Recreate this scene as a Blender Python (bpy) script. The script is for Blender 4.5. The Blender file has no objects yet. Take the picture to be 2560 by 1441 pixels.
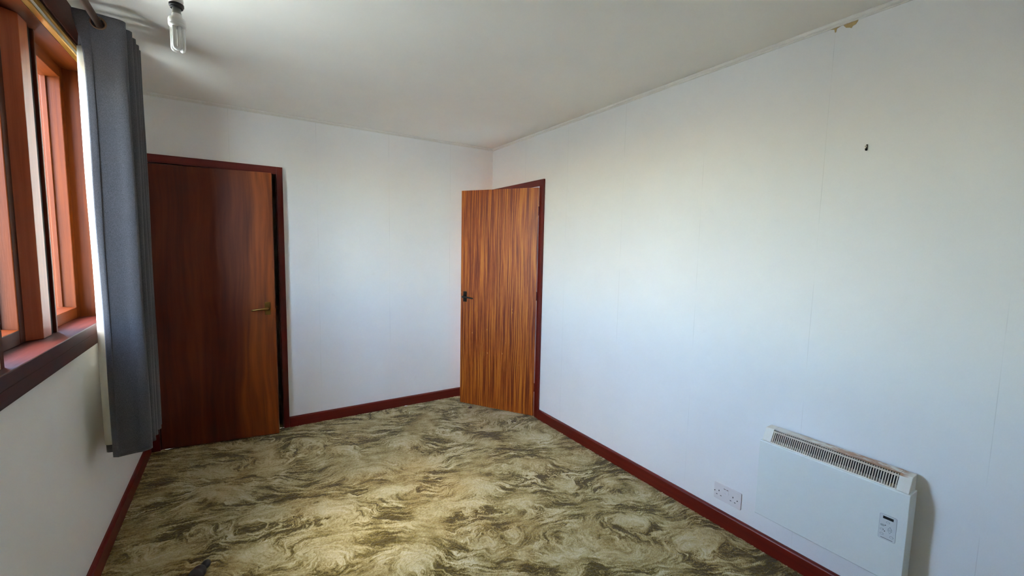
import bpy, bmesh, math, random
import numpy as np
from mathutils import Vector, Matrix

sc = bpy.context.scene
col = sc.collection
random.seed(7)
rng = np.random.default_rng(7)

# ------------------------------------------------------------------ camera
CAM = (-2.15486, -3.75094, 1.46917)
YAW, PITCH, ROLL, FPX = 0.571234, -0.0923242, 0.0202322, 1062.245
fwd = Vector((math.sin(YAW)*math.cos(PITCH), math.cos(YAW)*math.cos(PITCH), math.sin(PITCH)))
rt = Vector((math.cos(YAW), -math.sin(YAW), 0))
up = rt.cross(fwd)
r2 = rt*math.cos(ROLL) + up*math.sin(ROLL)
u2 = -rt*math.sin(ROLL) + up*math.cos(ROLL)
cam_d = bpy.data.cameras.new('camera')
cam = bpy.data.objects.new('camera', cam_d)
col.objects.link(cam)
m3 = Matrix((r2, u2, -fwd)).transposed()
cam.matrix_world = Matrix.Translation(CAM) @ m3.to_4x4()
cam_d.sensor_width = 36.0
cam_d.sensor_fit = 'HORIZONTAL'
cam_d.lens = FPX/2560*36.0
cam_d.clip_start = 0.02
cam_d.clip_end = 300
sc.camera = cam

# ------------------------------------------------------------------ light
SKY_STRENGTH = 3.0
SUN_STRENGTH = 6
EXPOSURE = 1.95
world = bpy.data.worlds.new('world')
sc.world = world
world.use_nodes = True
wn = world.node_tree
wn.nodes.clear()
sky = wn.nodes.new('ShaderNodeTexSky')
sky.sky_type = 'NISHITA'
sky.sun_disc = False
sky.sun_elevation = math.radians(52)
sky.sun_rotation = math.radians(262)
sky.air_density = 1.0
sky.dust_density = 1.0
sky.ozone_density = 2.0
bg = wn.nodes.new('ShaderNodeBackground')
bg.inputs['Strength'].default_value = SKY_STRENGTH
wo = wn.nodes.new('ShaderNodeOutputWorld')
wn.links.new(sky.outputs[0], bg.inputs[0])
wn.links.new(bg.outputs[0], wo.inputs[0])

sun_d = bpy.data.lights.new('sun', 'SUN')
sun_d.energy = SUN_STRENGTH
sun_d.angle = math.radians(0.6)
sun_d.color = (1.0, 0.95, 0.86)
sun = bpy.data.objects.new('sun', sun_d)
col.objects.link(sun)
# the sun runs along the window wall: it lights the ground outside and does not enter the room
SUN_TO = Vector((-0.10, 0.74, -0.82)).normalized()
sun.rotation_euler = SUN_TO.to_track_quat('-Z', 'Y').to_euler()
sun.location = (-6, -6, 8)

vs = sc.view_settings
vs.view_transform = 'Standard'
vs.look = 'None'
vs.exposure = EXPOSURE
vs.gamma = 1.0
vs.use_curve_mapping = False
cy = sc.cycles
cy.use_denoising = True
cy.max_bounces = 16
cy.diffuse_bounces = 12
cy.glossy_bounces = 4
cy.transparent_max_bounces = 12
cy.caustics_reflective = False
cy.caustics_refractive = False
cy.sample_clamp_indirect = 8.0


# ------------------------------------------------------------------ helpers
def srgb(r, g, b):
    def f(c):
        c /= 255.0
        return c/12.92 if c <= 0.04045 else ((c+0.055)/1.055)**2.4
    return (f(r), f(g), f(b), 1.0)


class NT:
    """a small node-tree builder"""
    def __init__(s, name, rough=0.6, spec=0.5):
        s.m = bpy.data.materials.new(name)
        s.m.use_nodes = True
        s.t = s.m.node_tree
        s.b = s.t.nodes['Principled BSDF']
        s.out = s.t.nodes['Material Output']
        s.b.inputs['Roughness'].default_value = rough
        s.b.inputs['Specular IOR Level'].default_value = spec

    def n(s, kind, **kw):
        nd = s.t.nodes.new(kind)
        for k, v in kw.items():
            setattr(nd, k, v)
        return nd

    def l(s, a, b):
        s.t.links.new(a, b)

    def coord(s, scale=(1, 1, 1), loc=(0, 0, 0), rot=(0, 0, 0), src='Object'):
        tc = s.n('ShaderNodeTexCoord')
        mp = s.n('ShaderNodeMapping')
        mp.inputs['Scale'].default_value = scale
        mp.inputs['Location'].default_value = loc
        mp.inputs['Rotation'].default_value = rot
        s.l(tc.outputs[src], mp.inputs['Vector'])
        return mp.outputs['Vector']

    def noise(s, vec, scale=5, detail=3, rough=0.5, dist=0.0):
        t = s.n('ShaderNodeTexNoise')
        t.inputs['Scale'].default_value = scale
        t.inputs['Detail'].default_value = detail
        t.inputs['Roughness'].default_value = rough
        t.inputs['Distortion'].default_value = dist
        s.l(vec, t.inputs['Vector'])
        return t.outputs['Fac']

    def ramp(s, fac, stops):
        r = s.n('ShaderNodeValToRGB')
        e = r.color_ramp.elements
        while len(e) < len(stops):
            e.new(0.5)
        for el, (p, c) in zip(e, stops):
            el.position = p
            el.color = c if len(c) == 4 else (*c, 1)
        s.l(fac, r.inputs[0])
        return r.outputs['Color']

    def mix(s, fac, a, b, mode='MIX'):
        x = s.n('ShaderNodeMix', data_type='RGBA', blend_type=mode)
        for sock, v in ((0, fac), (6, a), (7, b)):
            if hasattr(v, 'is_linked'):
                s.l(v, x.inputs[sock])
            else:
                x.inputs[sock].default_value = v
        return x.outputs[2]

    def math(s, op, a, b=0.0, c=0.0, clamp=False):
        x = s.n('ShaderNodeMath', operation=op, use_clamp=clamp)
        for i, v in enumerate((a, b, c)):
            if hasattr(v, 'is_linked'):
                s.l(v, x.inputs[i])
            else:
                x.inputs[i].default_value = v
        return x.outputs[0]

    def bump(s, h, strength=0.2, dist=0.002):
        b = s.n('ShaderNodeBump')
        b.inputs['Strength'].default_value = strength
        b.inputs['Distance'].default_value = dist
        s.l(h, b.inputs['Height'])
        s.l(b.outputs[0], s.b.inputs['Normal'])

    def base(s, c):
        if hasattr(c, 'is_linked'):
            s.l(c, s.b.inputs['Base Color'])
        else:
            s.b.inputs['Base Color'].default_value = c


def plain(name, c, rough=0.5, metal=0.0, spec=0.5, var=0.08):
    k = NT(name, rough, spec)
    f = k.noise(k.coord(), 40, 3)
    d = tuple(x*(1-var) for x in c[:3]) + (1,)
    k.base(k.mix(f, d, c))
    k.b.inputs['Metallic'].default_value = metal
    return k.m


def wood(name, stops, axis, fine=55.0, along=1.6, rough=0.35, coat=0.0, bump=0.12, spec=0.5, wave=0.0, off=0.0):
    """stained, varnished timber with the grain running along one axis of the object"""
    k = NT(name, rough, spec)
    sc_ = [1.0, 1.0, 1.0]
    sc_[axis] = along/fine
    v = k.coord(scale=tuple(sc_), loc=(off, off, off))
    a = k.noise(v, fine, 4, 0.6, wave)
    w2 = k.coord(scale=tuple(0.25 if i == axis else 1.0 for i in range(3)), loc=(off, 0, off))
    b = k.noise(w2, 6, 2)
    f = k.math('ADD', k.math('MULTIPLY', a, 0.65), k.math('MULTIPLY', b, 0.35))
    k.base(k.ramp(f, stops))
    pv = k.coord(scale=tuple(0.04 if i == axis else 1.0 for i in range(3)))
    p = k.noise(pv, 420, 2)
    k.bump(k.math('ADD', a, k.math('MULTIPLY', p, 0.5)), bump, 0.001)
    k.b.inputs['Coat Weight'].default_value = coat
    k.b.inputs['Coat Roughness'].default_value = 0.12
    return k.m


class MB:
    """collects simple shapes into ONE mesh object"""
    def __init__(s):
        s.bm = bmesh.new()

    def box(s, x0, x1, y0, y1, z0, z1):
        x0, x1 = sorted((x0, x1)); y0, y1 = sorted((y0, y1)); z0, z1 = sorted((z0, z1))
        v = [s.bm.verts.new(p) for p in ((x0, y0, z0), (x1, y0, z0), (x1, y1, z0), (x0, y1, z0),
                                         (x0, y0, z1), (x1, y0, z1), (x1, y1, z1), (x0, y1, z1))]
        for f in ((0, 3, 2, 1), (4, 5, 6, 7), (0, 1, 5, 4), (1, 2, 6, 5), (2, 3, 7, 6), (3, 0, 4, 7)):
            s.bm.faces.new([v[i] for i in f])
        return s

    def prism(s, prof, axis, a, b):
        """closed 2-D outline pushed along an axis; the outline gives the two other axes in x,y,z order"""
        def P(p, t):
            q = list(p); q.insert(axis, t); return q
        A = [s.bm.verts.new(P(p, a)) for p in prof]
        B = [s.bm.verts.new(P(p, b)) for p in prof]
        n = len(prof)
        s.bm.faces.new(A); s.bm.faces.new(B[::-1])
        for i in range(n):
            s.bm.faces.new((A[i], B[i], B[(i+1) % n], A[(i+1) % n]))
        return s

    def lathe(s, prof, seg=24, mat=None, cap=True):
        """prof: list of (radius, height) around z, then moved by mat"""
        rings = []
        for r, z in prof:
            rings.append([s.bm.verts.new((r*math.cos(2*math.pi*i/seg), r*math.sin(2*math.pi*i/seg), z)) for i in range(seg)])
        for a, b in zip(rings, rings[1:]):
            for i in range(seg):
                s.bm.faces.new((a[i], a[(i+1) % seg], b[(i+1) % seg], b[i]))
        if cap:
            s.bm.faces.new(rings[0][::-1]); s.bm.faces.new(rings[-1])
        if mat is not None:
            bmesh.ops.transform(s.bm, matrix=mat, verts=[v for r in rings for v in r])
        return s

    def tube(s, pts, r, seg=12, closed=False, cap=True):
        pts = [Vector(p) for p in pts]
        n = len(pts)
        rad = r if hasattr(r, '__len__') else [r]*n
        rings = []
        ref = None
        for i, p in enumerate(pts):
            if closed:
                t = (pts[(i+1) % n]-pts[i-1]).normalized()
            else:
                t = (pts[min(i+1, n-1)]-pts[max(i-1, 0)]).normalized()
            if ref is None:
                ref = t.orthogonal().normalized()
            ref = (ref - t*ref.dot(t)).normalized()
            bi = t.cross(ref)
            rings.append([s.bm.verts.new(p + (ref*math.cos(2*math.pi*k/seg)+bi*math.sin(2*math.pi*k/seg))*rad[i]) for k in range(seg)])
        prs = list(zip(rings, rings[1:])) + ([(rings[-1], rings[0])] if closed else [])
        for a, b in prs:
            for k in range(seg):
                s.bm.faces.new((a[k], a[(k+1) % seg], b[(k+1) % seg], b[k]))
        if cap and not closed:
            s.bm.faces.new(rings[0][::-1]); s.bm.faces.new(rings[-1])
        return s

    def torus(s, c, axis, R, r, seg=32, sub=10):
        a = Vector(axis).normalized()
        u = a.orthogonal().normalized()
        v = a.cross(u)
        pts = [Vector(c)+u*R*math.cos(2*math.pi*i/seg)+v*R*math.sin(2*math.pi*i/seg) for i in range(seg)]
        return s.tube(pts, r, sub, closed=True)

    def build(s, name, mat, parent=None, bevel=0.0, seg=2, smooth=False):
        bmesh.ops.recalc_face_normals(s.bm, faces=s.bm.faces[:])
        me = bpy.data.meshes.new(name)
        s.bm.to_mesh(me); s.bm.free()
        if smooth:
            me.shade_smooth()
        o = bpy.data.objects.new(name, me)
        col.objects.link(o)
        me.materials.append(mat)
        if parent is not None:
            o.parent = parent
        if bevel > 0:
            md = o.modifiers.new('bevel', 'BEVEL')
            md.width = bevel; md.segments = seg; md.limit_method = 'ANGLE'; md.angle_limit = math.radians(35)
            md.harden_normals = False
        return o


def tag(o, label=None, cat=None, kind=None, group=None):
    if label: o['label'] = label
    if cat: o['category'] = cat
    if kind: o['kind'] = kind
    if group: o['group'] = group
    return o


def empty(name, loc=(0, 0, 0), rz=0.0, parent=None):
    o = bpy.data.objects.new(name, None)
    o.empty_display_size = 0.1
    o.location = loc
    o.rotation_euler = (0, 0, rz)
    col.objects.link(o)
    if parent is not None:
        o.parent = parent
    return o


def piece(name, src, parent, loc=None):
    """another copy of a part, sharing its mesh"""
    c = src.copy()
    c.name = name
    if loc is not None:
        c.location = loc
    c.parent = parent
    col.objects.link(c)
    return c


def rounded(w, h, r, n=5, cx=0.0, cy=0.0):
    pts = []
    for sx, sy, a0 in ((1, 1, 0), (-1, 1, 90), (-1, -1, 180), (1, -1, 270)):
        for i in range(n+1):
            a = math.radians(a0+90*i/n)
            pts.append((cx+sx*(w/2-r)+r*math.cos(a), cy+sy*(h/2-r)+r*math.sin(a)))
    return pts


# ------------------------------------------------------------------ sizes
WX = -2.733          # window wall
RY = -4.45           # wall behind the camera
CZ = 2.448           # ceiling
D1A, D1B = -0.833, -0.070      # doorway in the right wall (y)
D2A, D2B = -2.665, -1.896      # doorway in the back wall (x)
DH = 1.995
WY0, WY1 = -1.965, -0.917       # window opening (y)
SZ, HZ = 1.10, 2.25            # sill top, soffit

# ------------------------------------------------------------------ materials
def wall_paint(name, warm, seams=None, axis=1):
    k = NT(name, 0.62, 0.3)
    v = k.coord()
    f = k.noise(v, 1.6, 4, 0.6)
    c = k.ramp(f, [(0.30, tuple(x*0.955 for x in warm[:3])+(1,)), (0.62, warm)])
    sm = k.noise(v, 7.0, 5, 0.65)
    c = k.mix(k.math('MULTIPLY', k.ramp(sm, [(0.66, (0, 0, 0, 1)), (0.80, (1, 1, 1, 1))]), 0.10), c, srgb(150, 142, 128))
    if seams:
        tc = k.n('ShaderNodeTexCoord'); sp = k.n('ShaderNodeSeparateXYZ')
        k.l(tc.outputs['Object'], sp.inputs[0])
        y = sp.outputs[axis]
        wob = k.math('MULTIPLY', k.math('SUBTRACT', k.noise(v, 2.0, 1), 0.5), 0.004)
        m = k.math('MODULO', k.math('ADD', k.math('ADD', y, wob), seams[1]+100*seams[0]), seams[0])
        line = k.math('LESS_THAN', m, 0.0022)
        fade = k.ramp(k.noise(v, 3.1, 2), [(0.42, (0, 0, 0, 1)), (0.60, (1, 1, 1, 1))])
        fac = k.math('MULTIPLY', k.math('MULTIPLY', line, fade), 0.20)
        c = k.mix(fac, c, srgb(112, 112, 108))
    k.base(c)
    g = k.noise(v, 260, 2)
    k.bump(k.math('ADD', g, k.math('MULTIPLY', k.noise(v, 30, 2), 1.2)), 0.06, 0.001)
    return k.m

M_wall = wall_paint('wall_paper_paint', (0.83, 0.835, 0.838, 1), (0.577, 2.311), 1)
M_wallb = wall_paint('wall_paper_paint_back', (0.875, 0.875, 0.875, 1), (0.577, 0.46), 0)
M_walll = wall_paint('wall_paint_window_side', (0.80, 0.80, 0.775, 1))
M_ceil = wall_paint('ceiling_paint', (0.84, 0.82, 0.765, 1))
M_cove = plain('coving_paint', (0.82, 0.80, 0.75, 1), 0.5, var=0.12)

CAS = [(0.25, srgb(72, 12, 6)), (0.5, srgb(98, 20, 11)), (0.75, srgb(116, 31, 18))]
M_cas = {a: wood('stained_casing_%d' % a, CAS, a, 40, 1.2, 0.38, 0.15, 0.06, 0.35, off=a*3.1) for a in range(3)}
WIN = [(0.25, srgb(52, 15, 1)), (0.5, srgb(72, 27, 1)), (0.78, srgb(90, 38, 3))]
MUL = [(0.25, srgb(124, 50, 22)), (0.5, srgb(154, 72, 36)), (0.78, srgb(176, 92, 52))]
M_win = {a: wood('varnished_window_wood_%d' % a, WIN, a, 60, 2.0, 0.45, 0.0, 0.28, 0.14, off=a*1.7) for a in range(3)}
M_mul = wood('varnished_mullion_wood', MUL, 2, 60, 2.0, 0.40, 0.0, 0.35, 0.22)
SILL = [(0.25, srgb(42, 11, 6)), (0.5, srgb(60, 18, 9)), (0.78, srgb(78, 27, 14))]
M_sill = wood('varnished_sill_wood', SILL, 1, 60, 2.0, 0.45, 0.0, 0.6, 0.25)
M_head = wood('dark_head_wood', [(0.3, srgb(52, 16, 9)), (0.7, srgb(80, 28, 15))], 1, 50, 1.5, 0.45, 0.0, 0.1, 0.15)


def door_veneer_stripes():
    k = NT('striped_sapele_veneer', 0.48, 0.35)
    warp = k.noise(k.coord(scale=(1, 1, 0.45)), 2.2, 2)
    tc0 = k.n('ShaderNodeTexCoord'); sp0 = k.n('ShaderNodeSeparateXYZ')
    k.l(tc0.outputs['Object'], sp0.inputs[0])
    x = k.math('ADD', sp0.outputs[0], k.math('MULTIPLY', k.math('SUBTRACT', warp, 0.5), 0.05))
    cb = k.n('ShaderNodeCombineXYZ')
    k.l(x, cb.inputs[0]); k.l(k.math('MULTIPLY', sp0.outputs[2], 0.018), cb.inputs[2])
    a = k.noise(cb.outputs[0], 104, 1, 0.4)
    b = k.noise(cb.outputs[0], 11, 2, 0.5)
    fine = k.noise(k.coord(scale=(1, 1, 0.05)), 300, 2, 0.5)
    f = k.math('ADD', k.math('MULTIPLY', a, 0.62), k.math('ADD', k.math('MULTIPLY', b, 0.22), k.math('MULTIPLY', fine, 0.16)))
    c = k.ramp(f, [(0.40, srgb(114, 40, 2)), (0.47, srgb(144, 62, 7)), (0.53, srgb(176, 90, 18)), (0.61, srgb(200, 116, 34))])
    # small pippy figure across the middle of the leaf
    pv = k.coord(scale=(15.0, 0.0, 9.0))
    vo = k.n('ShaderNodeTexVoronoi'); vo.inputs['Scale'].default_value = 1.0
    vo.inputs['Randomness'].default_value = 1.0
    k.l(pv, vo.inputs['Vector'])
    pip = k.ramp(vo.outputs['Distance'], [(0.0, (1, 1, 1, 1)), (0.10, (0, 0, 0, 1))])
    tc = k.n('ShaderNodeTexCoord'); sp = k.n('ShaderNodeSeparateXYZ')
    k.l(tc.outputs['Object'], sp.inputs[0])
    band = k.ramp(k.math('DIVIDE', sp.outputs[2], 2.0), [(0.20, (0, 0, 0, 1)), (0.24, (1, 1, 1, 1)), (0.58, (1, 1, 1, 1)), (0.61, (0, 0, 0, 1))])
    c = k.mix(k.math('MULTIPLY', k.math('MULTIPLY', pip, band), 0.7), c, srgb(222, 150, 86))
    k.base(c)
    k.bump(a, 0.05, 0.001)
    k.b.inputs['Coat Weight'].default_value = 0.10
    k.b.inputs['Coat Roughness'].default_value = 0.30
    return k.m


def door_veneer_flat():
    k = NT('flat_cut_sapele_veneer', 0.46, 0.3)
    warp = k.noise(k.coord(scale=(1, 1, 0.28)), 3.2, 2)
    v = k.coord(scale=(1, 1, 0.05))
    mp = k.n('ShaderNodeVectorMath', operation='ADD')
    cb = k.n('ShaderNodeCombineXYZ')
    k.l(k.math('MULTIPLY', k.math('SUBTRACT', warp, 0.5), 0.16), cb.inputs[0])
    k.l(v, mp.inputs[0]); k.l(cb.outputs[0], mp.inputs[1])
    a = k.noise(mp.outputs[0], 34, 3, 0.55)
    b = k.noise(mp.outputs[0], 7, 2, 0.5)
    f = k.math('ADD', k.math('MULTIPLY', a, 0.45), k.math('MULTIPLY', b, 0.55))
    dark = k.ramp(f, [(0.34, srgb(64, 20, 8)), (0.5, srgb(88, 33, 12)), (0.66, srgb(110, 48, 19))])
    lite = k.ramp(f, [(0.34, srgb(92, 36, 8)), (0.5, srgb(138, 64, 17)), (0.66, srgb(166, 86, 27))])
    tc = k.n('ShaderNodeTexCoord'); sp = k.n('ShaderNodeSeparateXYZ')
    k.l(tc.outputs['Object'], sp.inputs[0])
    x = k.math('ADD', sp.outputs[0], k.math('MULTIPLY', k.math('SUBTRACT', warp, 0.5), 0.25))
    lit_side = k.ramp(k.math('DIVIDE', x, 0.725), [(0.66, (0, 0, 0, 1)), (0.86, (1, 1, 1, 1))])  # paints the curtain's shade into the veneer, lighter towards the lit free edge
    k.base(k.mix(lit_side, dark, lite))
    k.bump(a, 0.05, 0.001)
    k.b.inputs['Coat Weight'].default_value = 0.08
    k.b.inputs['Coat Roughness'].default_value = 0.28
    return k.m

M_door1 = door_veneer_stripes()
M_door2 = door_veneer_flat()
M_brass = plain('aged_brass', srgb(150, 112, 58), 0.32, 1.0, var=0.3)
M_bronze = plain('dark_bronze', srgb(34, 26, 22), 0.38, 0.6, var=0.3)
M_white = plain('white_plastic', (0.80, 0.79, 0.77, 1), 0.35, var=0.04)
M_socket = plain('white_socket_plastic', (0.76, 0.73, 0.74, 1), 0.32, var=0.04)
M_black = plain('black_plastic', (0.012, 0.012, 0.013, 1), 0.4)
M_dark = plain('dark_recess', (0.02, 0.018, 0.016, 1), 0.8)
M_metal = plain('zinc_metal', srgb(176, 174, 166), 0.42, 0.35)

# ------------------------------------------------------------------ room shell
def structure(o, label=None):
    o['kind'] = 'structure'
    if label: o['label'] = label
    return o

# right wall with its doorway
b = MB()
b.box(0, 0.10, RY, D1A, -0.08, CZ)
b.box(0, 0.10, D1A, D1B, DH+0.02, CZ)
b.box(0, 0.10, D1B, 0.10, -0.08, CZ)
wall_right = structure(b.build('wall_right', M_wall), 'long white papered wall carrying the heater and the socket')
b = MB()
b.box(WX-0.1, D2A, 0, 0.10, -0.08, CZ)
b.box(D2A, D2B, 0, 0.10, DH+0.02, CZ)
b.box(D2B, 0, 0, 0.10, -0.08, CZ)
structure(b.build('wall_back', M_wallb), 'white end wall between the two doors')
b = MB()
b.box(WX-0.24, WX, RY, 0.0, -0.08, SZ-0.05)
b.box(WX-0.24, WX, RY, 0.0, HZ+0.02, CZ)
b.box(WX-0.24, WX, RY, WY0-0.02, SZ-0.05, HZ+0.02)
b.box(WX-0.24, WX, WY1+0.02, 0.0, SZ-0.05, HZ+0.02)
structure(b.build('wall_left', M_walll), 'white wall under and around the window')
structure(MB().box(WX-0.24, 0.10, RY-0.1, RY, -0.08, CZ).build('wall_front', M_walll), 'white wall behind the viewpoint')
structure(MB().box(WX-0.24, 0.10, RY-0.1, 0.10, CZ, CZ+0.12).build('ceiling', M_ceil), 'plain off white painted ceiling')

# spaces behind the two doors
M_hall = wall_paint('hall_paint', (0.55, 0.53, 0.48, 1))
b = MB()
b.box(1.1, 1.16, -1.7, 0.6, 0, CZ); b.box(0.10, 1.1, -1.76, -1.7, 0, CZ); b.box(0.10, 1.1, 0.6, 0.66, 0, CZ)
b.box(0.10, 1.16, -1.76, 0.66, CZ, CZ+0.06); b.box(0.10, 1.16, -1.76, 0.66, -0.08, 0.0)
structure(b.build('wall_hallway', M_hall), 'hallway walls beyond the open door')
b = MB()
b.box(WX-0.1, WX-0.04, 0.10, 0.75, 0, CZ); b.box(-1.75, -1.69, 0.10, 0.75, 0, CZ); b.box(WX-0.1, -1.69, 0.75, 0.81, 0, CZ)
b.box(WX-0.1, -1.69, 0.10, 0.81, CZ, CZ+0.06); b.box(WX-0.1, -1.69, 0.10, 0.81, -0.08, 0.0)
structure(b.build('wall_cupboard', M_hall), 'cupboard walls beyond the dark door')

# ------------------------------------------------------------------ carpet (floor): streaks combed around pale ovals
BLOBS = [(-1.76, -0.356), (-2.077, -0.606), (-1.737, -1.34), (-1.134, -0.158), (-1.162, -0.719), (-0.782, -0.853),
         (-1.455, -1.02), (-1.151, -1.107), (-1.407, -1.319), (-0.562, -0.586), (-0.232, -0.643), (-0.476, -0.869),
         (-2.036, -1.2), (-2.074, -1.566), (-1.489, -1.967), (-1.15, -2.056), (-1.144, -1.663), (-2.31, -0.574),
         (-2.326, -0.846), (-2.095, -0.214), (-0.974, -1.551), (-0.225, -1.593), (-0.532, -1.484), (-0.499, -1.827),
         (-0.812, -1.821), (-0.234, -2.123), (-0.243, -2.537), (-0.231, -1.172), (-0.406, -2.252), (-0.571, -2.454),
         (-1.80, -1.70), (-0.85, -2.30), (-0.62, -0.22), (-2.50, -1.30), (-1.55, -0.62)]


def smooth_noise(nx, ny, cell, r):
    gx, gy = nx//cell+4, ny//cell+4
    g = r.standard_normal((gx, gy))
    x = np.arange(nx)/cell; y = np.arange(ny)/cell
    xi = x.astype(int); yi = y.astype(int)
    fx = x-xi; fy = y-yi
    fx = (fx*fx*(3-2*fx))[:, None]; fy = (fy*fy*(3-2*fy))[None, :]
    A = g[np.ix_(xi, yi)]; B = g[np.ix_(xi+1, yi)]; C = g[np.ix_(xi, yi+1)]; D = g[np.ix_(xi+1, yi+1)]
    return (A*(1-fx)+B*fx)*(1-fy)+(C*(1-fx)+D*fx)*fy


def make_carpet():
    st = 0.0035
    xs = np.arange(WX, 0.0+st*0.5, st); y0 = -3.04
    ys = np.arange(y0, 0.0+st*0.5, st)
    nx, ny = len(xs), len(ys)
    X, Y = np.meshgrid(xs, ys, indexing='ij')
    # flow: contours of a potential that circles the ovals
    a0 = math.radians(-20)
    ux, uy = math.cos(a0), math.sin(a0)          # main run of the streaks
    psi = (-uy*X+ux*Y)*1.0
    psi = psi + 0.05*smooth_noise(nx, ny, 86, rng)+0.012*smooth_noise(nx, ny, 36, rng)
    oval = np.zeros_like(X)
    wx = 0.030*smooth_noise(nx, ny, 26, rng)+0.008*smooth_noise(nx, ny, 7, rng)
    wy = 0.024*smooth_noise(nx, ny, 26, rng)+0.008*smooth_noise(nx, ny, 7, rng)
    for i, (bx, by) in enumerate(BLOBS):
        ang = math.radians(-33+rng.uniform(-22, 22))
        ca, sa = math.cos(ang), math.sin(ang)
        la, lb = rng.uniform(0.105, 0.15), rng.uniform(0.062, 0.09)
        dx, dy = X-bx+wx, Y-by+wy
        p = (dx*ca+dy*sa)/la; q = (-dx*sa+dy*ca)/lb
        d2 = p*p+q*q
        psi = psi + (0.20 if i % 2 else -0.20)*rng.uniform(0.7, 1.2)*np.exp(-d2*0.55)
        oval = np.maximum(oval, np.exp(-(d2*0.8)**1.5)*rng.uniform(0.75, 1.0))
    gx, gy = np.gradient(psi, st)
    vx, vy = -gy, gx
    nrm = np.sqrt(vx*vx+vy*vy)+1e-6
    vx /= nrm; vy /= nrm
    I, J = np.meshgrid(np.arange(nx, dtype=float), np.arange(ny, dtype=float), indexing='ij')
    def comb(base, L, jitter):
        acc = base.copy(); wsum = 1.0
        for sgn in (1, -1):
            px, py = I.copy(), J.copy()
            for k in range(L):
                ii = np.clip(px+0.5, 0, nx-1).astype(int); jj = np.clip(py+0.5, 0, ny-1).astype(int)
                px += sgn*(vx[ii, jj]+jitter[0][ii, jj]); py += sgn*(vy[ii, jj]+jitter[1][ii, jj])
                ii = np.clip(px+0.5, 0, nx-1).astype(int); jj = np.clip(py+0.5, 0, ny-1).astype(int)
                w = 1-k/L*0.8
                acc += w*base[ii, jj]; wsum += w
        acc /= wsum
        return (acc-acc.mean())/acc.std()
    jit = (0.26*smooth_noise(nx, ny, 7, rng), 0.26*smooth_noise(nx, ny, 7, rng))
    fine = comb(rng.standard_normal((nx, ny)), 12, jit)
    broad = comb(smooth_noise(nx, ny, 4, rng)+0.5*smooth_noise(nx, ny, 8, rng), 26, jit)
    low = smooth_noise(nx, ny, 40, rng); low = low/low.std()
    mid = smooth_noise(nx, ny, 13, rng); mid = mid/mid.std()
    fl = 1-np.clip(oval*1.15, 0, 1)
    busy = np.clip(0.75+0.35*low, 0.25, 1.3)
    tone = 0.45+fl*busy*(0.18*fine+0.19*broad)+(1-fl)*(0.07*fine+0.05*broad)-0.06*low*fl+0.05*mid*fl+0.25*oval
    tone -= 0.09*np.clip(broad-0.75, 0, 2)*fl
    tone += 0.05*np.clip(fine-1.3, 0, 2)*fl
    tone = np.clip(tone, 0, 1)
    # pile surface
    Z = 0.0025*smooth_noise(nx, ny, 3, rng)*0.5+0.0012*rng.standard_normal((nx, ny))+0.0022*(tone-0.5)
    Z = np.clip(Z, -0.004, 0.005)
    # fine part + coarse strip behind
    co = np.stack([X, Y, Z], axis=-1).reshape(-1, 3)
    idx = np.arange(nx*ny).reshape(nx, ny)
    q = np.stack([idx[:-1, :-1], idx[1:, :-1], idx[1:, 1:], idx[:-1, 1:]], axis=-1).reshape(-1, 4)
    n0 = len(co)
    extra = np.array([(WX, RY, 0), (0, RY, 0), (0, y0, 0), (WX, y0, 0),
                      (0, D1A, 0), (0.1, D1A, 0), (0.1, D1B, 0), (0, D1B, 0),
                      (D2A, 0, 0), (D2B, 0, 0), (D2B, 0.1, 0), (D2A, 0.1, 0)], float)
    co = np.concatenate([co, extra])
    q = np.concatenate([q, np.array([[0, 1, 2, 3], [4, 5, 6, 7], [8, 9, 10, 11]])+n0])
    tone = np.concatenate([tone.reshape(-1), np.full(12, 0.42)])
    me = bpy.data.meshes.new('floor')
    me.vertices.add(len(co)); me.vertices.foreach_set('co', co.astype(np.float32).ravel())
    me.loops.add(q.size); me.loops.foreach_set('vertex_index', q.astype(np.int32).ravel())
    me.polygons.add(len(q))
    me.polygons.foreach_set('loop_start', np.arange(0, q.size, 4, dtype=np.int32))
    me.update(calc_edges=True)
    at = me.attributes.new('pile_tone', 'FLOAT', 'POINT')
    at.data.foreach_set('value', tone.astype(np.float32))
    me.shade_smooth()
    o = bpy.data.objects.new('floor', me)
    col.objects.link(o)
    k = NT('swirl_carpet', 0.95, 0.08)
    an = k.n('ShaderNodeAttribute', attribute_name='pile_tone')
    v = k.coord()
    g1 = k.noise(v, 240, 3, 0.65)
    g2 = k.noise(v, 70, 3, 0.6)
    t = k.math('ADD', an.outputs['Fac'], k.math('MULTIPLY', k.math('SUBTRACT', g1, 0.5), 0.48))
    t = k.math('ADD', t, k.math('MULTIPLY', k.math('SUBTRACT', g2, 0.5), 0.34))
    c = k.ramp(t, [(0.14, srgb(80, 66, 20)), (0.30, srgb(108, 92, 38)), (0.48, srgb(152, 135, 82)), (0.68, srgb(188, 175, 130)), (0.92, srgb(206, 198, 166))])
    hue = k.noise(v, 2.2, 2)
    c = k.mix(k.ramp(hue, [(0.45, (0, 0, 0, 1)), (0.75, (0.55, 0.55, 0.55, 1))]), c, srgb(168, 132, 74), 'SOFT_LIGHT')
    k.base(c)
    k.bump(g1, 0.5, 0.004)
    k.b.inputs['Sheen Weight'].default_value = 0.25
    k.b.inputs['Sheen Roughness'].default_value = 0.5
    me.materials.append(k.m)
    return structure(o, 'olive and cream carpet woven with swirling streaks around pale ovals')

make_carpet()

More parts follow.
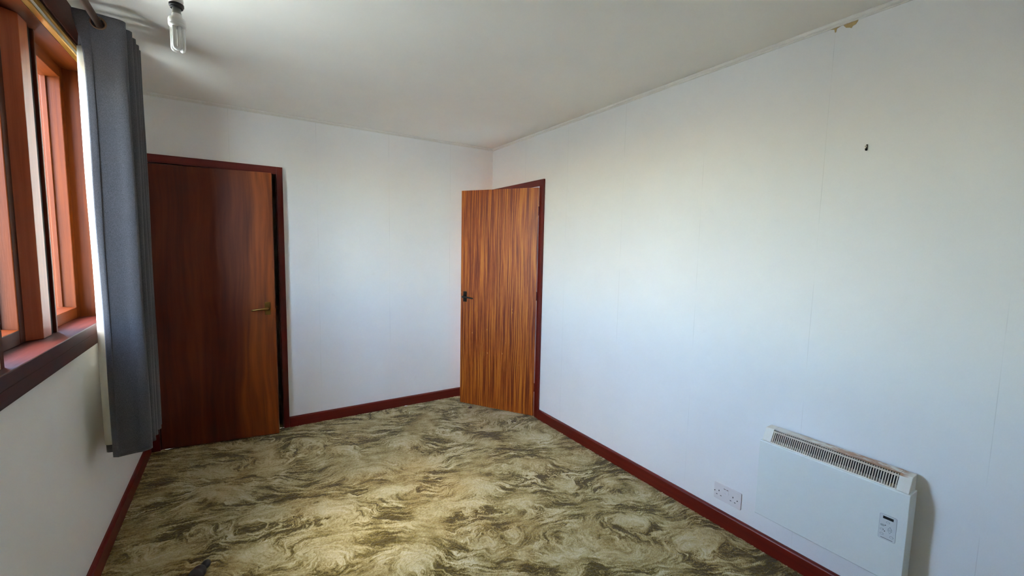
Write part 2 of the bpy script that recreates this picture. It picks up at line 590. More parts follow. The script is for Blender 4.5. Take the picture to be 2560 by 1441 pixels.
# ------------------------------------------------------------------ skirting and coving
def skirt_prof(sign):   # (offset from wall, z)
    return [(0, -0.004), (0.020*sign, -0.004), (0.020*sign, 0.074), (0.0165*sign, 0.0785), (0.008*sign, 0.082), (0, 0.082)]

structure(MB().prism(skirt_prof(-1), 1, RY, -0.878).build('baseboard_right', M_cas[1], bevel=0.001), 'dark red skirting board under the heater wall')
structure(MB().prism([(y, z) for y, z in skirt_prof(-1)], 0, -1.856, -0.021).build('baseboard_back', M_cas[0], bevel=0.001), 'dark red skirting board between the two doors')
structure(MB().prism([(WX+x, z) for x, z in skirt_prof(1)], 1, RY, -0.02).build('baseboard_left', M_cas[1], bevel=0.001), 'dark red skirting board under the window')

cv = [(0, CZ), (-0.012, CZ), (-0.0125, CZ-0.004), (-0.010, CZ-0.011), (-0.006, CZ-0.014), (-0.0065, CZ-0.019), (-0.004, CZ-0.022), (0, CZ-0.022)]
structure(MB().prism(cv, 1, RY, 0).build('trim_1', M_cove), 'thin white coving strip above the heater wall')
structure(MB().prism(cv, 0, WX, 0).build('trim_2', M_cove), 'thin white coving strip above the end wall')

# chipped wallpaper under the coving
M_chip = plain('bare_plaster', srgb(206, 180, 124), 0.8, var=0.45)
def chip(name, pts, lab):
    b = MB()
    b.prism(pts, 0, -0.0015, 0.0)
    o = b.build(name, M_chip, wall_right)
    o['label'] = lab
    return o
chip('torn_patch', [(-2.915, 2.424), (-2.925, 2.411), (-2.937, 2.407), (-2.944, 2.402), (-2.948, 2.409), (-2.958, 2.412), (-2.964, 2.420), (-2.966, 2.427), (-2.94, 2.428)], 'torn ochre patch under the coving')
chip('torn_patch', [(-2.868, 2.425), (-2.883, 2.421), (-2.886, 2.407), (-2.890, 2.408), (-2.892, 2.421), (-2.905, 2.426)], 'narrow torn ochre notch under the coving')

# ------------------------------------------------------------------ doors
door_1 = structure(empty('door_1', (0, (D1A+D1B)/2, 0)), 'open door in the heater wall')
def at(o, parent):      # keep world coordinates under a parent that only moves
    o.location = -parent.location
    return o
b = MB(); b.box(-0.016, 0, -0.876, -0.8195, 0, 2.05); at(b.build('casing', M_cas[2], door_1, 0.002), door_1)
b = MB(); b.box(-0.016, 0, D1B, -0.026, 0, DH); at(b.build('casing', M_cas[2], door_1, 0.002), door_1)
b = MB(); b.box(-0.0165, 0, D1A, -0.026, DH, 2.05); at(b.build('head_casing', M_cas[1], door_1, 0.002), door_1)
b = MB()
b.box(0.0005, 0.10, D1A, D1A+0.013, 0, DH+0.02); b.box(0.002, 0.10, D1B-0.006, D1B, 0, DH+0.02); b.box(0.002, 0.10, D1A, D1B, DH+0.012, DH+0.02)
at(b.build('door_lining', M_cas[2], door_1), door_1)


def lever_handle(parent, x, yface, z, side, mat, flip, label):
    """plate and lever on a leaf face; side = +1/-1 along local y, flip = lever direction along local x"""
    b = MB()
    prof = rounded(0.036, 0.096, 0.004, 3, x, z)
    b.prism(prof, 1, yface, yface+side*0.005)
    pl = b.build('back_plate', mat, parent, 0.0015)
    pl['label'] = label + ' back plate'
    b = MB()
    m = Matrix.Translation((x, yface+side*0.005, z)) @ Matrix.Rotation(-side*math.pi/2, 4, 'X')
    b.lathe([(0.0135, 0.0), (0.0135, 0.004), (0.010, 0.007), (0.0085, 0.016), (0.0085, 0.034), (0.009, 0.040)], 20, m)
    pts = [(x-flip*0.010, yface+side*0.042, z+0.001), (x+flip*0.010, yface+side*0.044, z+0.001), (x+flip*0.035, yface+side*0.044, z-0.001),
           (x+flip*0.065, yface+side*0.043, z-0.004), (x+flip*0.090, yface+side*0.040, z-0.008), (x+flip*0.102, yface+side*0.037, z-0.009)]
    b.tube(pts, [0.0085, 0.0095, 0.0078, 0.0068, 0.0070, 0.0050], 14)
    lv = b.build('lever', mat, parent, smooth=True)
    lv['label'] = label + ' lever'
    return pl, lv

H1 = Vector((-0.031, -0.826, 0.011))
L1 = empty('leaf_pivot')      # replaced below: the leaf itself carries the rotation
bpy.data.objects.remove(L1)
W1 = 0.745
b = MB(); b.box(0, W1, -0.038, 0, 0, 1.972)
leaf1 = b.build('door_leaf', M_door1, door_1, 0.0015)
leaf1.location = H1 - door_1.location
leaf1.rotation_euler = (0, 0, math.atan2(0.840, -0.543))
leaf1['label'] = 'orange striped veneer leaf standing ajar'
lever_handle(leaf1, W1-0.047, 0.0, 1.010, 1, M_bronze, -1, 'dark bronze')
lever_handle(leaf1, W1-0.047, -0.038, 1.010, -1, M_bronze, -1, 'dark bronze')
for hz in (0.22, 1.02, 1.74):
    b = MB(); b.lathe([(0.005, 0), (0.005, 0.075)], 10, Matrix.Translation((-0.004, -0.002, hz)))
    b.build('hinge', M_cas[2], leaf1)

door_2 = structure(empty('door_2', ((D2A+D2B)/2, 0, 0)), 'dark veneered cupboard door beside the curtain')
b = MB(); b.box(D2B, -1.856, -0.016, 0, 0, 2.05); at(b.build('casing', M_cas[2], door_2, 0.002), door_2)
b = MB(); b.box(WX, D2A, -0.016, 0, 0, 2.05); at(b.build('casing', M_cas[2], door_2, 0.002), door_2)
b = MB(); b.box(D2A, D2B, -0.0165, 0, DH, 2.05); at(b.build('head_casing', M_cas[0], door_2, 0.002), door_2)
b = MB()
b.box(D2A, D2A+0.006, 0.002, 0.10, 0, DH+0.02); b.box(D2B-0.006, D2B, 0.002, 0.10, 0, DH+0.02); b.box(D2A, D2B, 0.002, 0.10, DH+0.012, DH+0.02)
at(b.build('door_lining', M_cas[2], door_2), door_2)
W2 = 0.724
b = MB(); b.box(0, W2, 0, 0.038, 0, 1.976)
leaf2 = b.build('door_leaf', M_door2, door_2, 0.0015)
leaf2.location = Vector((-2.655, -0.022, 0.010)) - door_2.location
leaf2.rotation_euler = (0, 0, -math.atan2(0.100, 0.717))
leaf2['label'] = 'dark brown flat veneer leaf with curtain shade and a lit orange edge painted in'
lever_handle(leaf2, W2-0.050, 0.0, 0.978, -1, M_brass, -1, 'aged brass')
b = MB(); b.box(W2, W2+0.010, 0.012, 0.024, 0.975, 0.990)
lt = b.build('latch', M_brass, leaf2, 0.002)
for hz in (0.22, 1.02, 1.74):
    b = MB(); b.lathe([(0.005, 0), (0.005, 0.075)], 10, Matrix.Translation((-0.003, -0.003, hz)))
    b.build('hinge', M_brass, leaf2)

# ------------------------------------------------------------------ window
win = structure(empty('window_1', (WX, (WY0+WY1)/2, SZ)), 'wide timber window with a tall mullion and casements')
XB, XS, XM = -2.955, -2.810, -2.775        # back of frame, face of sashes, face of mullion
ML = [(-1.525, -1.360)]
b = MB(); b.box(XB, -2.703, WY0-0.20, WY1+0.05, 1.056, SZ)
at(b.build('window_sill', M_sill, win, 0.004, 3), win)
b = MB(); b.box(WX, -2.705, WY0-0.20, WY1+0.05, 1.008, 1.0555)
at(b.build('apron', M_sill, win, 0.002), win)
for y0, y1 in ((WY1, WY1+0.02), (WY0-0.02, WY0)):
    b = MB(); b.box(XB, WX+0.001, y0, y1, SZ, HZ+0.02); at(b.build('jamb', M_win[2], win), win)
b = MB(); b.box(XB, WX+0.001, WY0, WY1, HZ, HZ+0.02); at(b.build('soffit_board', M_win[1], win), win)
b = MB()
b.box(WX, WX+0.018, WY0-0.08, WY1+0.14, HZ+0.062, CZ)
b.box(WX, WX+0.022, WY0-0.08, WY1+0.14, HZ+0.062, HZ+0.072)
at(b.build('head_board', M_head, win, 0.002), win)
y0, y1 = ML[0]
b = MB(); b.prism([(XB, y0-0.020), (-2.816, y0-0.020), (XM, y0+0.017), (XM, y1-0.068), (XB, y1-0.068)], 2, SZ, HZ); at(b.build('mullion', M_mul, win, 0.003, 3), win)
M_strip = plain('mullion_strip_black', (0.012, 0.006, 0.005, 1), 0.7)  # plain black for the strip set back beside the mullion face
b = MB(); b.box(XB, XM-0.010, y1-0.0675, y1-0.0145, SZ, HZ); o = at(b.build('black_strip', M_strip, win), win)
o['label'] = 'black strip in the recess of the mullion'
b = MB(); b.box(XB, XM, y1-0.014, y1, SZ, HZ); at(b.build('mullion_edge', M_win[2], win, 0.003, 2), win)


def glass_mat():
    k = NT('window_glass')
    k.t.nodes.remove(k.b)
    tr = k.n('ShaderNodeBsdfTransparent'); tr.inputs[0].default_value = (0.93, 0.95, 0.94, 1)
    gl = k.n('ShaderNodeBsdfGlossy'); gl.inputs['Roughness'].default_value = 0.02
    lw = k.n('ShaderNodeLayerWeight'); lw.inputs['Blend'].default_value = 0.5
    fac = k.math('ADD', 0.04, k.math('MULTIPLY', k.math('POWER', lw.outputs['Facing'], 5.0), 0.90))
    mx = k.n('ShaderNodeMixShader')
    k.l(fac, mx.inputs[0]); k.l(tr.outputs[0], mx.inputs[1]); k.l(gl.outputs[0], mx.inputs[2])
    k.l(mx.outputs[0], k.out.inputs['Surface'])
    return k.m
M_glass = glass_mat()


def sash(y0, y1, sw=0.046):
    z0, z1 = SZ+0.001, HZ-0.001
    s = empty('sash', (0, 0, 0), parent=win); at(s, win)
    x0, x1 = -2.875, XS
    for a, c in ((y0, y0+sw), (y1-sw, y1)):
        MB().prism([(x1, a), (x0, a), (x0, c), (x1, c)], 2, z0, z1).build('stile', M_win[2], s, 0.003)
    # rails with a sloping top towards the glass
    MB().prism([(x1, z0), (x1, z0+0.050), (x0+0.02, z0+0.056), (x0, z0+0.056), (x0, z0)], 1, y0+sw, y1-sw).build('bottom_rail', M_win[1], s, 0.002)
    MB().prism([(x1, z1), (x1, z1-0.050), (x0+0.02, z1-0.056), (x0, z1-0.056), (x0, z1)], 1, y0+sw, y1-sw).build('top_rail', M_win[1], s, 0.002)
    MB().box(x0+0.003, x0+0.007, y0+sw-0.005, y1-sw+0.005, z0+0.05, z1-0.05).build('pane', M_glass, s)
    # glazing beads
    MB().box(x0+0.008, x0+0.020, y1-sw-0.010, y1-sw, z0+0.056, z1-0.056).build('bead', M_win[2], s)
    MB().box(x0+0.008, x0+0.020, y0+sw, y0+sw+0.010, z0+0.056, z1-0.056).build('bead', M_win[2], s)
    return s
sash(ML[0][1], WY1)
sash(WY0, ML[0][0]-0.020)

# brass-coloured curtain track along the head
M_gold = plain('gold_anodised_track', srgb(196, 148, 62), 0.30, 0.9, var=0.15)
M_ivory = plain('ivory_track_insert', srgb(214, 206, 184), 0.4)
trk = tag(empty('curtain_track', (WX, -2.0, HZ)), 'gold ribbed curtain track along the window head', 'curtain track')
ty0, ty1 = WY0-0.10, WY1+0.06
zt = HZ
b = MB()
b.prism([(WX, zt+0.002), (WX+0.020, zt+0.000), (WX+0.024, zt+0.004), (WX+0.020, zt+0.010), (WX+0.011, zt+0.012), (WX+0.011, zt+0.026),
         (WX+0.020, zt+0.028), (WX+0.025, zt+0.033), (WX+0.020, zt+0.038), (WX+0.012, zt+0.040), (WX+0.014, zt+0.060), (WX, zt+0.061)], 1, ty0, ty1)
at(b.build('rail', M_gold, trk, 0.001), trk)
b = MB(); b.box(WX+0.0112, WX+0.019, ty0, ty1, zt+0.0125, zt+0.0255)
at(b.build('insert', M_ivory, trk, 0.001), trk)

# ------------------------------------------------------------------ outside
M_ground = NT('pale_paving', 0.9)
M_ground.base(M_ground.ramp(M_ground.noise(M_ground.coord(), 0.6, 5), [(0.3, srgb(196, 184, 160)), (0.7, srgb(218, 208, 186))]))
structure(MB().box(-60, 30, -50, 50, -3.12, -3.00).build('ground_outside', M_ground.m), 'pale sunlit ground outside the window')

# ------------------------------------------------------------------ curtain pole, curtain
RX, RZ = -2.603, 2.342
pole = tag(empty('curtain_pole', (RX, -2.0, RZ)), 'dark bronze curtain pole running under the ceiling above the window', 'curtain pole')
b = MB(); b.tube([(RX, -2.35, RZ), (RX, -0.80, RZ)], 0.0128, 20)
at(b.build('rod', plain('pole_brown', srgb(84, 64, 50), 0.35, 0.5, var=0.2), pole, smooth=True), pole)
for yb in (-0.93, -2.22):
    b = MB(); b.tube([(WX+0.018, yb, RZ+0.03), (RX-0.02, yb, RZ+0.005), (RX, yb, RZ-0.016)], 0.006, 10)
    b.lathe([(0.025, 0), (0.025, 0.006), (0.012, 0.012)], 16, Matrix.Translation((WX+0.018, yb, RZ+0.03)) @ Matrix.Rotation(math.pi/2, 4, 'Y'))
    at(b.build('bracket', M_bronze, pole, smooth=True), pole)
for ye, s in ((-0.80, 1),):
    b = MB(); b.lathe([(0.0128, 0), (0.017, 0.004), (0.017, 0.010), (0.011, 0.016), (0.020, 0.026), (0.025, 0.040), (0.022, 0.054), (0.010, 0.064), (0.002, 0.066)], 20,
                      Matrix.Translation((RX, ye, RZ)) @ Matrix.Rotation(-s*math.pi/2, 4, 'X'))
    at(b.build('finial', M_bronze, pole, smooth=True), pole)


def fabric_mat():
    k = NT('grey_heather_fabric', 0.9, 0.15)
    v = k.coord()
    a = k.noise(k.coord(scale=(1, 1, 0.35)), 820, 2, 0.6)
    c = k.noise(k.coord(scale=(1, 1, 2.2)), 460, 2, 0.6)
    f = k.math('ADD', k.math('MULTIPLY', a, 0.5), k.math('MULTIPLY', c, 0.5))
    k.base(k.ramp(f, [(0.34, srgb(56, 54, 56)), (0.5, srgb(78, 77, 80)), (0.68, srgb(104, 103, 106))]))
    k.bump(f, 0.35, 0.001)
    k.b.inputs['Sheen Weight'].default_value = 0.2
    return k.m


def lining_mat():
    k = NT('cream_lining', 0.85, 0.2)
    k.base(k.mix(k.noise(k.coord(), 300, 2), (0.80, 0.77, 0.66, 1), (0.86, 0.83, 0.74, 1)))
    tl = k.n('ShaderNodeBsdfTranslucent'); tl.inputs[0].default_value = (0.85, 0.80, 0.66, 1)
    mx = k.n('ShaderNodeMixShader'); mx.inputs[0].default_value = 0.25
    k.l(k.b.outputs[0], mx.inputs[1]); k.l(tl.outputs[0], mx.inputs[2])
    k.l(mx.outputs[0], k.out.inputs['Surface'])
    return k.m

M_fabric = fabric_mat()
M_lining = lining_mat()


def spline(P, n):
    P = [Vector((*p, 0)) for p in P]
    Q = [P[0]*2-P[1]] + P + [P[-1]*2-P[-2]]
    out = []
    for i in range(1, len(Q)-2):
        p0, p1, p2, p3 = Q[i-1:i+3]
        for j in range(n):
            t = j/n
            out.append(0.5*((2*p1)+(p2-p0)*t+(2*p0-5*p1+4*p2-p3)*t*t+(3*p1-p0-3*p2+p3)*t**3))
    out.append(P[-1])
    return [(p.x, p.y) for p in out]

# plan of the folds (x, y): leading edge nearest the viewpoint
def plan(t):
    """t = 0 at the header, 1 at the hem"""
    k = t
    h = math.exp(-(t/0.055)**2)
    return [(-2.652+0.004*k-0.026*h, -1.322-0.004*h), (-2.628-0.012*h, -1.330+0.004*h), (-2.621, -1.324), (-2.575, -1.316+0.003*k), (-2.545, -1.312), (-2.527+0.004*k, -1.300),
            (-2.528+0.004*k, -1.285), (-2.560, -1.272), (-2.650, -1.258), (-2.683+0.006*k+0.010*h, -1.248), (-2.683+0.006*k+0.010*h, -1.236),
            (-2.640, -1.226), (-2.545, -1.218), (-2.520, -1.206), (-2.522, -1.190), (-2.560, -1.182), (-2.650, -1.176), (-2.680, -1.166), (-2.678, -1.154),
            (-2.640, -1.148), (-2.545, -1.142), (-2.520, -1.130), (-2.522, -1.114), (-2.560, -1.108), (-2.650, -1.100), (-2.680, -1.090), (-2.678, -1.080),
            (-2.640, -1.074), (-2.545, -1.070), (-2.521, -1.058), (-2.523, -1.044), (-2.560, -1.040), (-2.650, -1.034), (-2.680, -1.026), (-2.678, -1.016),
            (-2.640, -1.008), (-2.545, -1.000), (-2.522, -0.988), (-2.530, -0.975), (-2.580, -0.968), (-2.660, -0.962)]

NSEG = 5
HEMZ, TOPZ = 0.525, 2.378
def sheet(zs, off=0.0):
    rows = []
    for z in zs:
        t = (TOPZ-z)/(TOPZ-HEMZ)
        p = spline(plan(t), NSEG)
        n = len(p)
        row = []
        for i, (x, y) in enumerate(p):
            a = p[max(i-1, 0)]; c = p[min(i+1, n-1)]
            dx, dy = c[0]-a[0], c[1]-a[1]
            L = math.hypot(dx, dy) or 1
            nx_, ny_ = -dy/L, dx/L                  # towards the window side
            sway = 0.0035*math.sin(i*0.21+z*2.6)*t + 0.002*math.sin(i*0.11+z*7.0)
            row.append((x+nx_*(off)+sway*0.4, y+ny_*off+sway, z))
        rows.append(row)
    return rows


def sheet_mesh(name, rows, mat, parent, thick, hole=None):
    bm = bmesh.new()
    V = [[bm.verts.new(p) for p in r] for r in rows]
    for a, c in zip(V, V[1:]):
        for i in range(len(a)-1):
            f = bm.faces.new((a[i], a[i+1], c[i+1], c[i]))
            if hole:
                q = f.calc_center_median()
                if math.hypot(q.x-RX, q.z-RZ) < hole:
                    bm.faces.remove(f)
    loose = [v for v in bm.verts if not v.link_faces]
    bmesh.ops.delete(bm, geom=loose, context='VERTS')
    me = bpy.data.meshes.new(name)
    bm.to_mesh(me); bm.free()
    me.shade_smooth()
    o = bpy.data.objects.new(name, me)
    col.objects.link(o)
    me.materials.append(mat)
    o.parent = parent
    md = o.modifiers.new('thickness', 'SOLIDIFY'); md.thickness = thick; md.offset = 0.0
    return o

cur = tag(empty('curtain', (-2.603, -1.15, HEMZ)), 'dark grey eyelet curtain with cream lining gathered beside the window', 'curtain')
zs = [TOPZ-0.006*i for i in range(14)] + list(np.linspace(TOPZ-0.09, HEMZ+0.04, 46)) + [HEMZ+0.02, HEMZ]
at(sheet_mesh('fabric_panel', sheet(zs), M_fabric, cur, 0.0016, 0.0205), cur)
zl = list(np.linspace(TOPZ-0.115, HEMZ+0.036, 48))
lin = sheet_mesh('lining', sheet(zl, 0.0035), M_lining, cur, 0.0010)
lin['label'] = 'cream lining on the window side'
at(lin, cur)
M_eyelet = plain('brown_bronze_ring', srgb(120, 92, 70), 0.3, 0.8, var=0.2)
# eyelet rings where the pole passes through
pth = spline(plan(0.02), NSEG)
for a, c in zip(pth, pth[1:]):
    if (a[0]-RX)*(c[0]-RX) < 0:
        t = (RX-a[0])/(c[0]-a[0]); yy = a[1]+(c[1]-a[1])*t
        dx, dy = c[0]-a[0], c[1]-a[1]
        b = MB(); b.torus((RX, yy, RZ), (-dy, dx, 0), 0.0225, 0.0040, 36, 10)
        at(b.build('eyelet', M_eyelet, cur, smooth=True), cur)

# ------------------------------------------------------------------ pendant with energy-saving bulb
BX, BY = -2.291, -2.035
lamp = tag(empty('pendant_lamp', (BX, BY, CZ)), 'white pendant lamp holder with a bare energy saving bulb', 'lamp')
def lz(prof, name, mat, parent, smooth=True, seg=28):
    b = MB(); b.lathe([(r, z-CZ) for r, z in prof], seg)
    return b.build(name, mat, parent, smooth=smooth)
lz([(0.040, CZ), (0.040, CZ-0.012), (0.030, CZ-0.024), (0.012, CZ-0.034), (0.010, CZ-0.040)][::-1], 'ceiling_rose', M_white, lamp)
b = MB(); b.tube([(0, 0, -0.036), (0.001, 0, -0.10), (0, 0, 2.262-CZ)], 0.0032, 10); b.build('flex', M_white, lamp, smooth=True)
lz([(0.0175, 2.190), (0.0180, 2.200), (0.0175, 2.225), (0.0150, 2.245), (0.0085, 2.258), (0.006, 2.266)], 'lamp_holder', M_white, lamp)
lz([(0.0150, 2.1785), (0.0165, 2.1795), (0.0165, 2.184), (0.0190, 2.185), (0.0190, 2.1915), (0.0175, 2.1925)], 'skirt_ring', M_black, lamp, False)
bulb = lz([(0.0110, 2.1830), (0.0110, 2.166), (0.0118, 2.1655), (0.0118, 2.1625), (0.0110, 2.162)][::-1], 'bulb', M_metal, lamp)
bulb['label'] = 'white stick shaped energy saving bulb'
M_tube = NT('white_lamp_glass', 0.12, 0.5)
M_tube.base(M_tube.mix(M_tube.noise(M_tube.coord(), 60, 2), (0.82, 0.82, 0.80, 1), (0.88, 0.88, 0.86, 1)))
M_tube.b.inputs['Coat Weight'].default_value = 0.6
M_tube.b.inputs['Coat Roughness'].default_value = 0.05
lz([(0.0115, 2.1635), (0.0130, 2.160), (0.0132, 2.154), (0.0215, 2.149), (0.0230, 2.143), (0.0230, 2.1335), (0.0224, 2.1328), (0.0224, 2.1318), (0.0228, 2.131), (0.0220, 2.127), (0.0185, 2.1225), (0.002, 2.1215)][::-1], 'ballast_housing', M_white, bulb)
for k in range(3):
    a = math.radians(25+120*k)
    ca, sa = math.cos(a), math.sin(a)
    zb, zt_ = 2.0565-CZ+0.004, 2.124-CZ
    R_, h = 0.0118, 0.0068
    P = lambda w, z: (R_*ca-w*sa, R_*sa+w*ca, z)
    pts = [P(-h, zt_), P(-h, zb+0.02)] + [P(-h*math.cos(t), zb+0.004-h*math.sin(t)*0.95) for t in np.linspace(0, math.pi, 9)] + [P(h, zb+0.02), P(h, zt_)]
    b = MB(); b.tube(pts, 0.0056, 12); b.build('tube', M_tube.m, bulb, smooth=True)

# ------------------------------------------------------------------ panel heater
heat = tag(empty('panel_heater', (-0.02, -3.03, 0.22)), 'white electric panel heater with stained top grille on the wall', 'heater')
M_panel = plain('heater_enamel', (0.78, 0.82, 0.80, 1), 0.38, var=0.03)
k = NT('aged_ivory_plastic', 0.45)
v = k.coord()
tc = k.n('ShaderNodeTexCoord'); sp = k.n('ShaderNodeSeparateXYZ'); k.l(tc.outputs['Object'], sp.inputs[0])
rust = k.noise(k.coord(scale=(2.5, 1, 2.5)), 16, 4, 0.65)
topm = k.math('GREATER_THAN', sp.outputs[2], 0.640)
along = k.ramp(k.math('MULTIPLY', k.math('ADD', sp.outputs[1], 3.30), 1/0.55), [(0.03, (0, 0, 0, 1)), (0.07, (1, 1, 1, 1)), (0.55, (0.8, 0.8, 0.8, 1)), (0.85, (0, 0, 0, 1))])
f = k.math('MULTIPLY', k.math('MULTIPLY', k.ramp(rust, [(0.40, (0, 0, 0, 1)), (0.52, (1, 1, 1, 1))]), along), topm)
ivory = k.mix(k.noise(v, 30, 3), (0.70, 0.66, 0.56, 1), (0.78, 0.76, 0.70, 1))
k.base(k.mix(k.math('MULTIPLY', f, 0.85), ivory, srgb(168, 106, 40)))
M_ivoryp = k.m
M_slat = plain('stained_slat_plastic', srgb(206, 192, 172), 0.5, var=0.14)
HY0, HY1 = -3.298, -2.756
xf, xb = -0.095, -0.018
# folded steel case
b = MB(); b.prism([(xb, 0.228), (xf+0.004, 0.220), (xf, 0.224), (xf, 0.584), (xf+0.004, 0.588), (xb, 0.588)], 1, HY0, HY1)
at(b.build('case', M_panel, heat, 0.002), heat)
# moulded top cap: two end blocks, top lip, back
def cap_sec(d=0.0):
    return [(xb, 0.5885), (-0.090-d*0, 0.5885), (-0.088, 0.594), (-0.064, 0.6435), (-0.059, 0.6465), (xb+0.004, 0.6475), (xb, 0.643)]
gy0, gy1 = -3.254, -2.802
for ya, yb in ((HY0+0.006, gy0), (gy1, HY1-0.008)):
    b = MB(); b.prism(cap_sec(), 1, ya, yb); at(b.build('end_cap', M_ivoryp, heat, 0.002), heat)
grille = empty('grille', (0, 0, 0), parent=heat); at(grille, heat)
grille['label'] = 'slotted ivory outlet with rust stains'
b = MB(); b.prism([(xb, 0.6405), (-0.054, 0.6405), (-0.059, 0.6465), (xb+0.004, 0.6475), (xb, 0.643)], 1, gy0, gy1)
b.build('top_lip', M_ivoryp, grille)
b = MB(); b.prism([(xb, 0.5885), (-0.090, 0.5885), (-0.0885, 0.5925), (-0.080, 0.5925), (xb, 0.5905)], 1, gy0, gy1)
b.build('bottom_lip', M_ivoryp, grille)
b = MB(); b.prism([(xb, 0.5907), (-0.050, 0.5907), (-0.034, 0.6403), (xb, 0.6403)], 1, gy0, gy1)
b.build('dark_duct', M_dark, grille)
b = MB(); b.prism([(-0.0660, 0.6335), (-0.0680, 0.6355), (-0.0655, 0.6410), (-0.0630, 0.6390)], 1, gy0, gy1)
b.build('cross_bar', M_slat, grille)
NS = 56
pitch = (gy1-gy0)/NS
sl0 = None
for i in range(NS):
    yy = gy0+pitch*(i+0.5)
    if sl0 is None:
        b = MB(); b.prism([(-0.0885, 0.590), (-0.0630, 0.6435), (-0.0598, 0.6435), (-0.0850, 0.590)], 1, -0.0017, 0.0017)
        sl0 = b.build('slat', M_slat, grille); sl0.location = (0, yy, 0)
    else:
        piece('slat', sl0, grille, (0, yy, 0))
# wall brackets
for yy in (-3.20, -2.86):
    b = MB(); b.box(xb, 0, yy-0.02, yy+0.02, 0.30, 0.56); at(b.build('wall_bracket', M_panel, heat), heat)
# control panel
cpy, cpz = -3.2435, 0.431
M_ctl = plain('control_panel_grey', (0.66, 0.69, 0.70, 1), 0.4, var=0.03)
M_ink = plain('grey_ink', (0.36, 0.40, 0.42, 1), 0.5)
M_edge = plain('panel_edge_grey', (0.42, 0.46, 0.49, 1), 0.5)
cp = MB().prism(rounded(0.052, 0.100, 0.006, 4, cpy, cpz), 0, xf-0.0010, xf).build('control_panel', M_edge, heat)
at(cp, heat)
cp['label'] = 'small grey button panel with black display'
MB().prism(rounded(0.0500, 0.098, 0.005, 4, cpy, cpz), 0, xf-0.0016, xf-0.0010).build('overlay', M_ctl, cp)
MB().box(xf-0.0024, xf-0.0016, -3.2595, -3.2280, 0.4640, 0.4740).build('display', M_black, cp)
def ell(cy_, cz_, a, c, n=18): return [(cy_+a*math.cos(2*math.pi*i/n), cz_+c*math.sin(2*math.pi*i/n)) for i in range(n)]
def button(out, mat, d=0.0008): return MB().prism(out, 0, xf-0.0016-d, xf-0.0016).build('button', mat, cp)
def ringed(cy_, cz_, a, c):
    button(ell(cy_, cz_, a, c), M_ink)
    MB().prism(ell(cy_, cz_, a*0.72, c*0.72), 0, xf-0.0028, xf-0.0024).build('button_face', M_ctl, cp)
ringed(-3.2440, 0.4530, 0.0060, 0.0040)
button(ell(-3.2285, 0.4360, 0.0068, 0.0042), M_ink)
ringed(-3.2275, 0.4185, 0.0055, 0.0042)
ringed(-3.2285, 0.4010, 0.0058, 0.0044)
ringed(-3.2580, 0.4005, 0.0060, 0.0046)
button([(-3.2440, 0.4270), (-3.2585, 0.4270), (-3.2512, 0.4395)], M_ink)
MB().prism([(-3.2468, 0.4288), (-3.2558, 0.4288), (-3.2512, 0.4362)], 0, xf-0.0028, xf-0.0024).build('button_face', M_ctl, cp)
button([(-3.2440, 0.4240), (-3.2585, 0.4240), (-3.2512, 0.4115)], M_ink)
MB().prism([(-3.2468, 0.4222), (-3.2558, 0.4222), (-3.2512, 0.4146)], 0, xf-0.0028, xf-0.0024).build('button_face', M_ctl, cp)
for cy_, cz_ in ((-3.2370, 0.4390), (-3.2362, 0.4150), (-3.2315, 0.4195)):
    MB().prism(ell(cy_, cz_, 0.0018, 0.0016, 12), 0, xf-0.0026, xf-0.0016).build('indicator', M_black, cp)
MB().box(xf-0.0020, xf-0.0016, -3.2620, -3.2260, 0.3862, 0.3880).build('printed_line', plain('print_ink', (0.10, 0.11, 0.12, 1), 0.6), cp)

# ------------------------------------------------------------------ double socket
sk = tag(empty('double_socket', (0, -2.570, 0.183)), 'white double power socket on the wall above the dark red skirting', 'socket')
syc, szc = -2.570, 0.183
b = MB()
b.prism(rounded(0.149, 0.091, 0.005, 4, syc, szc), 0, -0.008, 0.0)
fp = b.build('face_plate', M_socket, sk, 0.003, 3); at(fp, sk)
def on_plate(name, out, mat, d0, d1):
    o = MB().prism(out, 0, -0.008-d1, -0.008-d0).build(name, mat, sk); at(o, sk); return o
for base in (-2.525, -2.602):
    on_plate('pin_hole', [(base-0.0022, 0.1835), (base+0.0022, 0.1835), (base+0.0022, 0.1915), (base-0.0022, 0.1915)], M_dark, -0.006, 0.0002)
    for dy in (0.0115, -0.0115):
        on_plate('pin_hole', [(base+dy-0.0038, 0.1622), (base+dy+0.0038, 0.1622), (base+dy+0.0038, 0.1658), (base+dy-0.0038, 0.1658)], M_dark, -0.006, 0.0002)
for yy in (-2.5015, -2.6255):
    on_plate('screw', ell(yy, 0.1795, 0.0030, 0.0030, 14), M_dark, -0.001, 0.0004)
M_redm = plain('switch_mark', (0.10, 0.02, 0.02, 1), 0.5)
for yy in (-2.5555, -2.5705):
    b = MB(); b.prism([(-0.0085, 0.1850), (-0.0115, 0.1855), (-0.0092, 0.2080), (-0.0080, 0.2080), (-0.0080, 0.1850)], 1, yy-0.0062, yy+0.0062)
    o = b.build('rocker_switch', M_socket, sk); at(o, sk)
    on_plate('switch_mark', [(yy-0.0050, 0.2082), (yy+0.0050, 0.2082), (yy+0.0050, 0.2110), (yy-0.0050, 0.2110)], M_redm, 0.0, 0.0006)

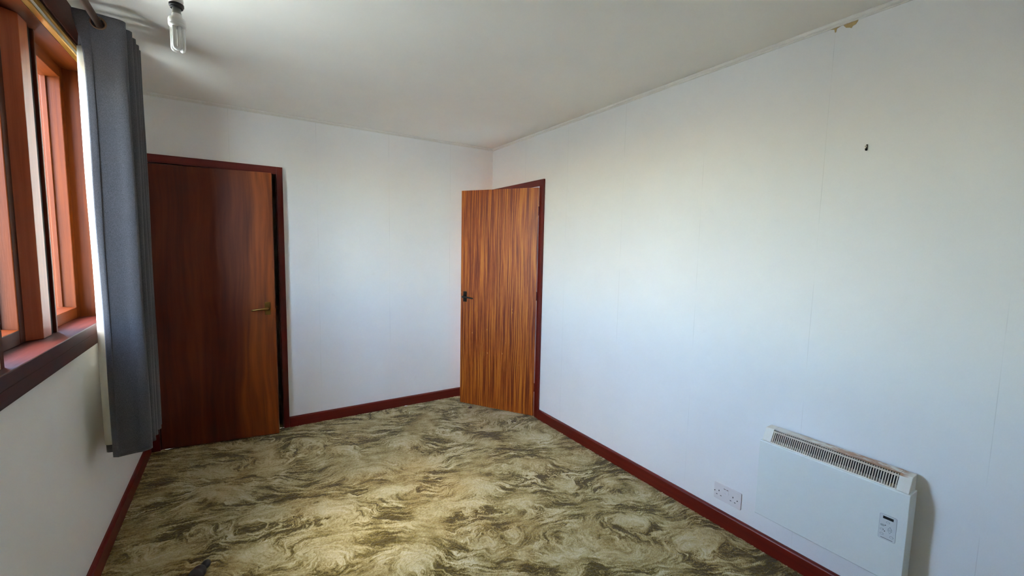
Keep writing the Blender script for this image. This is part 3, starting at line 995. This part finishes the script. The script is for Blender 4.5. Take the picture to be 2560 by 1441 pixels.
# ------------------------------------------------------------------ small things
hk = tag(empty('picture_hook', (0, -3.034, 1.905)), 'small dark picture hook nailed alone high on the white wall', 'hook')
b = MB(); b.box(-0.0016, 0, -0.0030, 0.0030, -0.004, 0.0135); b.build('plate', M_bronze, hk, 0.0005)
b = MB(); b.tube([(-0.001, 0, -0.003), (-0.004, 0, -0.010), (-0.009, 0, -0.010), (-0.012, 0, -0.004)], 0.0026, 8); b.build('hook_arm', M_bronze, hk, smooth=True)
b = MB(); b.tube([(0.004, 0, 0.002), (-0.011, 0, 0.0045)], [0.0012, 0.0012], 8)
b.lathe([(0.0035, 0), (0.0035, 0.0014)], 10, Matrix.Translation((-0.011, 0, 0.0045)) @ Matrix.Rotation(-math.pi/2, 4, 'Y'))
b.build('nail', M_metal, hk)

# turned knob lying on the carpet at the near edge
M_knob = plain('dark_turned_wood', srgb(38, 26, 20), 0.42, var=0.3)
kn = tag(empty('pole_finial', (-2.332, -1.536, 0.0)), 'dark brown turned curtain pole end lying on the carpet', 'finial')
b = MB()
ax = Matrix.Translation((-0.030, -0.050, 0.0295)) @ Vector((0.50, 0.86, 0.03)).to_track_quat('Z', 'Y').to_matrix().to_4x4()
b.lathe([(0.013, -0.012), (0.020, -0.010), (0.0250, 0.000), (0.0290, 0.004), (0.0290, 0.010), (0.0268, 0.013), (0.0285, 0.021), (0.0270, 0.033), (0.0215, 0.045), (0.0135, 0.053)], 28, ax)
b.build('bulb_end', M_knob, kn, smooth=True)
b = MB(); b.lathe([(0.0140, 0.0515), (0.0135, 0.056), (0.0150, 0.060), (0.0172, 0.068), (0.0170, 0.078), (0.0130, 0.087), (0.0060, 0.092), (0.001, 0.093)], 28, ax)
b.build('ball_tip', M_knob, kn, smooth=True)

# dry scraps on the carpet
def scrap(name, c, pts, mat, lab, cat):
    b = MB()
    vs_ = [b.bm.verts.new((x, y, z)) for x, y, z in pts]
    vt = [b.bm.verts.new((x, y, z+0.0012)) for x, y, z in pts]
    n = len(pts)
    b.bm.faces.new(vs_[::-1]); b.bm.faces.new(vt)
    for i in range(n): b.bm.faces.new((vs_[i], vs_[(i+1) % n], vt[(i+1) % n], vt[i]))
    o = b.build(name, mat)
    o.location = c
    return tag(o, lab, cat)
M_leaf = plain('dry_leaf_brown', srgb(74, 44, 26), 0.8, var=0.3)
M_paper = plain('white_paper', (0.75, 0.75, 0.73, 1), 0.8)
scrap('leaf_scrap', (-0.412, -0.372, 0.004), [(-0.022, 0.006, 0), (-0.004, -0.012, 0.001), (0.018, -0.006, 0.004), (0.006, 0.004, 0.012), (-0.004, 0.010, 0.008)], M_leaf, 'tiny dry brown leaf scrap on the carpet before the open door', 'scrap')
scrap('paper_scrap', (-0.905, -0.042, 0.004), [(-0.018, 0.004, 0), (-0.004, -0.008, 0.001), (0.016, -0.004, 0.002), (0.010, 0.006, 0.003), (-0.006, 0.008, 0.004)], M_paper, 'tiny white paper scrap on the carpet against the end wall skirting', 'scrap')
